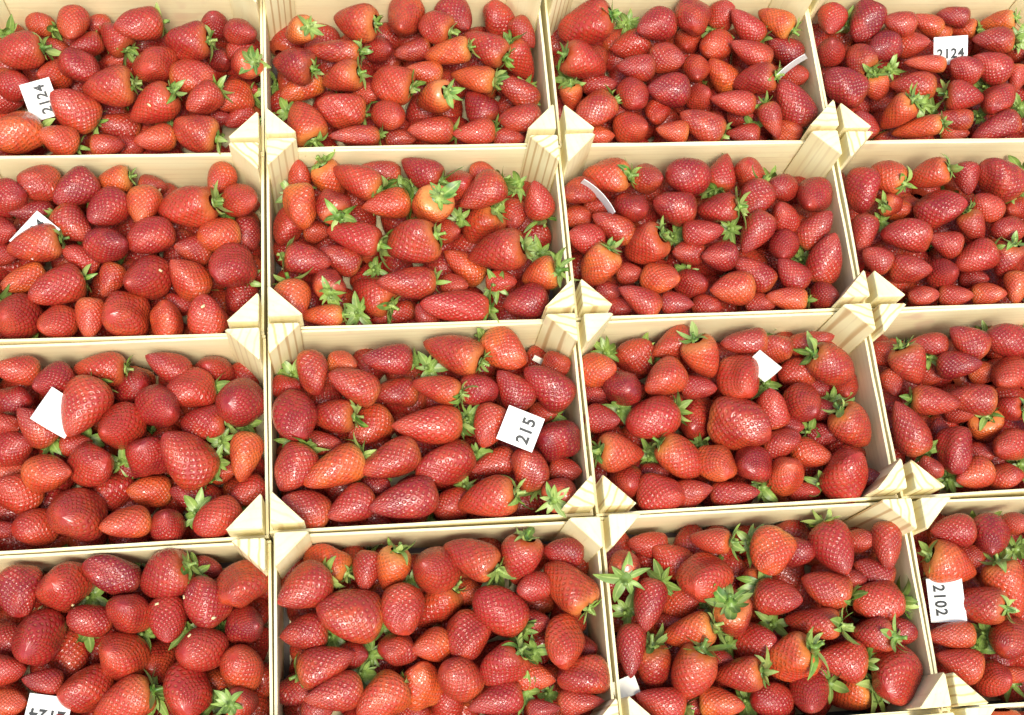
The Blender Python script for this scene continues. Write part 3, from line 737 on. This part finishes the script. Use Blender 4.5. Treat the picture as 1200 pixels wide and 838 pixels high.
def tag(label, px, dz, read, size, number, tilt=(0, 0), curl=0.0, mat=None, num_y=-.006):
    """paper tag; read = picture angle of the reading direction, tilt about its own two axes, curl = bend per metre"""
    p = at(px[0], px[1], RIM + dz)
    r, u, v = basis(p)
    a = math.radians(read)
    ex = math.cos(a) * r + math.sin(a) * u
    ey = np.cross(v, ex)
    Rm = Matrix(np.stack([ex, ey, v], 1).tolist()) @ Matrix.Rotation(tilt[0], 3, 'X') @ Matrix.Rotation(tilt[1], 3, 'Y')
    w, h = size
    def bend(x, y, z):
        if abs(curl) < 1e-6: return (x, y, z)
        R = 1 / curl; t = y / R
        return (x, (R - z) * math.sin(t), R - (R - z) * math.cos(t))
    nx, ny, th = 6, 12, .0003
    vs = [bend(-w / 2 + w * i / nx, -h / 2 + h * j / ny, z) for z in (-th, th) for j in range(ny + 1) for i in range(nx + 1)]
    nn = (nx + 1) * (ny + 1)
    fs = []
    idx = lambda i, j, k: k * nn + j * (nx + 1) + i
    for j in range(ny):
        for i in range(nx):
            fs.append((idx(i, j, 1), idx(i + 1, j, 1), idx(i + 1, j + 1, 1), idx(i, j + 1, 1)))
            fs.append((idx(i, j, 0), idx(i, j + 1, 0), idx(i + 1, j + 1, 0), idx(i + 1, j, 0)))
    for i in range(nx):
        fs.append((idx(i, 0, 0), idx(i + 1, 0, 0), idx(i + 1, 0, 1), idx(i, 0, 1)))
        fs.append((idx(i, ny, 1), idx(i + 1, ny, 1), idx(i + 1, ny, 0), idx(i, ny, 0)))
    for j in range(ny):
        fs.append((idx(0, j, 1), idx(0, j + 1, 1), idx(0, j + 1, 0), idx(0, j, 0)))
        fs.append((idx(nx, j, 0), idx(nx, j + 1, 0), idx(nx, j + 1, 1), idx(nx, j, 1)))
    o = obj('paper_tag', mesh_from('paper_tag', vs, fs), mat or M_PAPER)
    m = Rm.to_4x4(); m.translation = Vector(p.tolist())
    o.matrix_world = m
    o['label'] = label; o['category'] = 'tag'
    o['group'] = 'paper tags lying among the strawberries'
    if number:
        V, Fa = text_arrays(number, .0172 if len(number) < 4 else .0148)
        V = [bend(x * .92, y + num_y, .0006) for x, y, z in V]
        obj('printed_number', mesh_from('printed_number', V, Fa), M_INK, o)
    return o

tag('white paper tag reading 215 lying flat on top of strawberries', (610, 502.5), .016, 68.5, (.0345, .037), '215', tilt=(.05, .05), curl=2.0, num_y=-.006)
tag('tilted white tag tucked under a pointed strawberry tip', (48, 117), -.006, 106, (.039, .031), '2124', tilt=(-.15, .1), curl=9, num_y=-.003)
tag('level white tag reading 2124 with its lower edge under strawberries', (1114, 59), -.003, 4, (.037, .032), '2124', tilt=(-.1, 0), curl=-12, num_y=-.004)
tag('curled white numbered tag arching behind a strawberry', (40, 275), .001, 48, (.040, .030), '2124', tilt=(-.35, 0), curl=-22, num_y=.002)
tag('blank white folded tag sticking out behind a very big strawberry', (68, 484), .004, 58, (.036, .036), '', tilt=(0, .25), curl=10, mat=M_PAPER)
tag('blank cream tag curling up among strawberries', (893, 430), .003, 130, (.030, .026), '', tilt=(.5, .35), curl=24, mat=M_CREAM)
tag('white tag reading 2102 leaning beside the crate side wall', (1109, 703), -.006, 273, (.042, .033), '2102', tilt=(0, .05), curl=-9, num_y=-.006)
tag('upside-down white tag with black numerals among dark strawberries', (55, 839), -.004, 173, (.036, .034), '2124', tilt=(0, 0), curl=-7, num_y=.000)
tag('thin white tag standing on edge beside the crate side wall', (927, 77), .008, -52, (.026, .038), '', tilt=(0, 1.36), curl=9)
tag('white tag standing on edge as a curved sliver by a lumpy strawberry', (703, 229), .008, -136, (.024, .048), '', tilt=(0, 1.30), curl=13)
tag('pale scrap of paper tucked into a front crate corner', (733, 806), -.012, 20, (.024, .018), '', tilt=(.2, .2), mat=M_CREAM)
tag('tiny white paper scrap in a back crate corner', (631, 422), -.033, -30, (.012, .006), '', tilt=(.2, .2), mat=M_CREAM)

# ------------------------------------------------------------------ petal scraps lying on the berries
bpy.context.view_layer.update()
dg = bpy.context.evaluated_depsgraph_get()
def petal_mesh(seed):
    r = random.Random(seed)
    rim = [(math.cos(a) * r.uniform(.6, 1.1), math.sin(a) * r.uniform(.35, .7)) for a in [k * .785 for k in range(8)]]
    vs = [(0, 0, .35)] + [(x, y, .1 + .25 * (x * x)) for x, y in rim] + [(x * .9, y * .9, -.1) for x, y in rim]
    fs = [(0, 1 + k, 1 + (k + 1) % 8) for k in range(8)] + [(1 + k, 9 + k, 9 + (k + 1) % 8, 1 + (k + 1) % 8) for k in range(8)] + [tuple(range(16, 8, -1))]
    return mesh_from('dry_petal', vs, fs, True)
PET = [petal_mesh(i) for i in range(3)]
spots = [((175, 123), (0, 0)), ((188, 317), (0, 1)), ((238, 359), (0, 1)), ((187, 223), (0, 1)), ((179, 435), (0, 2)),
         ((48, 712), (0, 3)), ((85, 709), (0, 3)), ((184, 708), (0, 3)), ((216, 700), (0, 3)), ((250, 724), (0, 3)), ((222, 745), (0, 3))]
for k, ((px, py), key) in enumerate(spots):
    d = Vector(ray(px, py).tolist()).normalized()
    hit, loc, nor, _i, _o, _m = scene.ray_cast(dg, Vector(CAM.tolist()), d)
    if not hit: continue
    o = obj('dry_petal', PET[k % 3], M_PETAL)
    o.matrix_world = Matrix.Translation(loc + nor * .0003) @ nor.to_track_quat('Z', 'Y').to_matrix().to_4x4() @ Matrix.Rotation(k * 1.3, 4, 'Z') @ Matrix.Diagonal((.0028, .0028, .0022, 1))
    o['label'] = 'tiny pale yellow petal scrap on a strawberry, ' + CRATE_PHRASE[key]
    o['category'] = 'petal'
    o['group'] = 'petal scraps in the ' + CRATE_PHRASE[key]
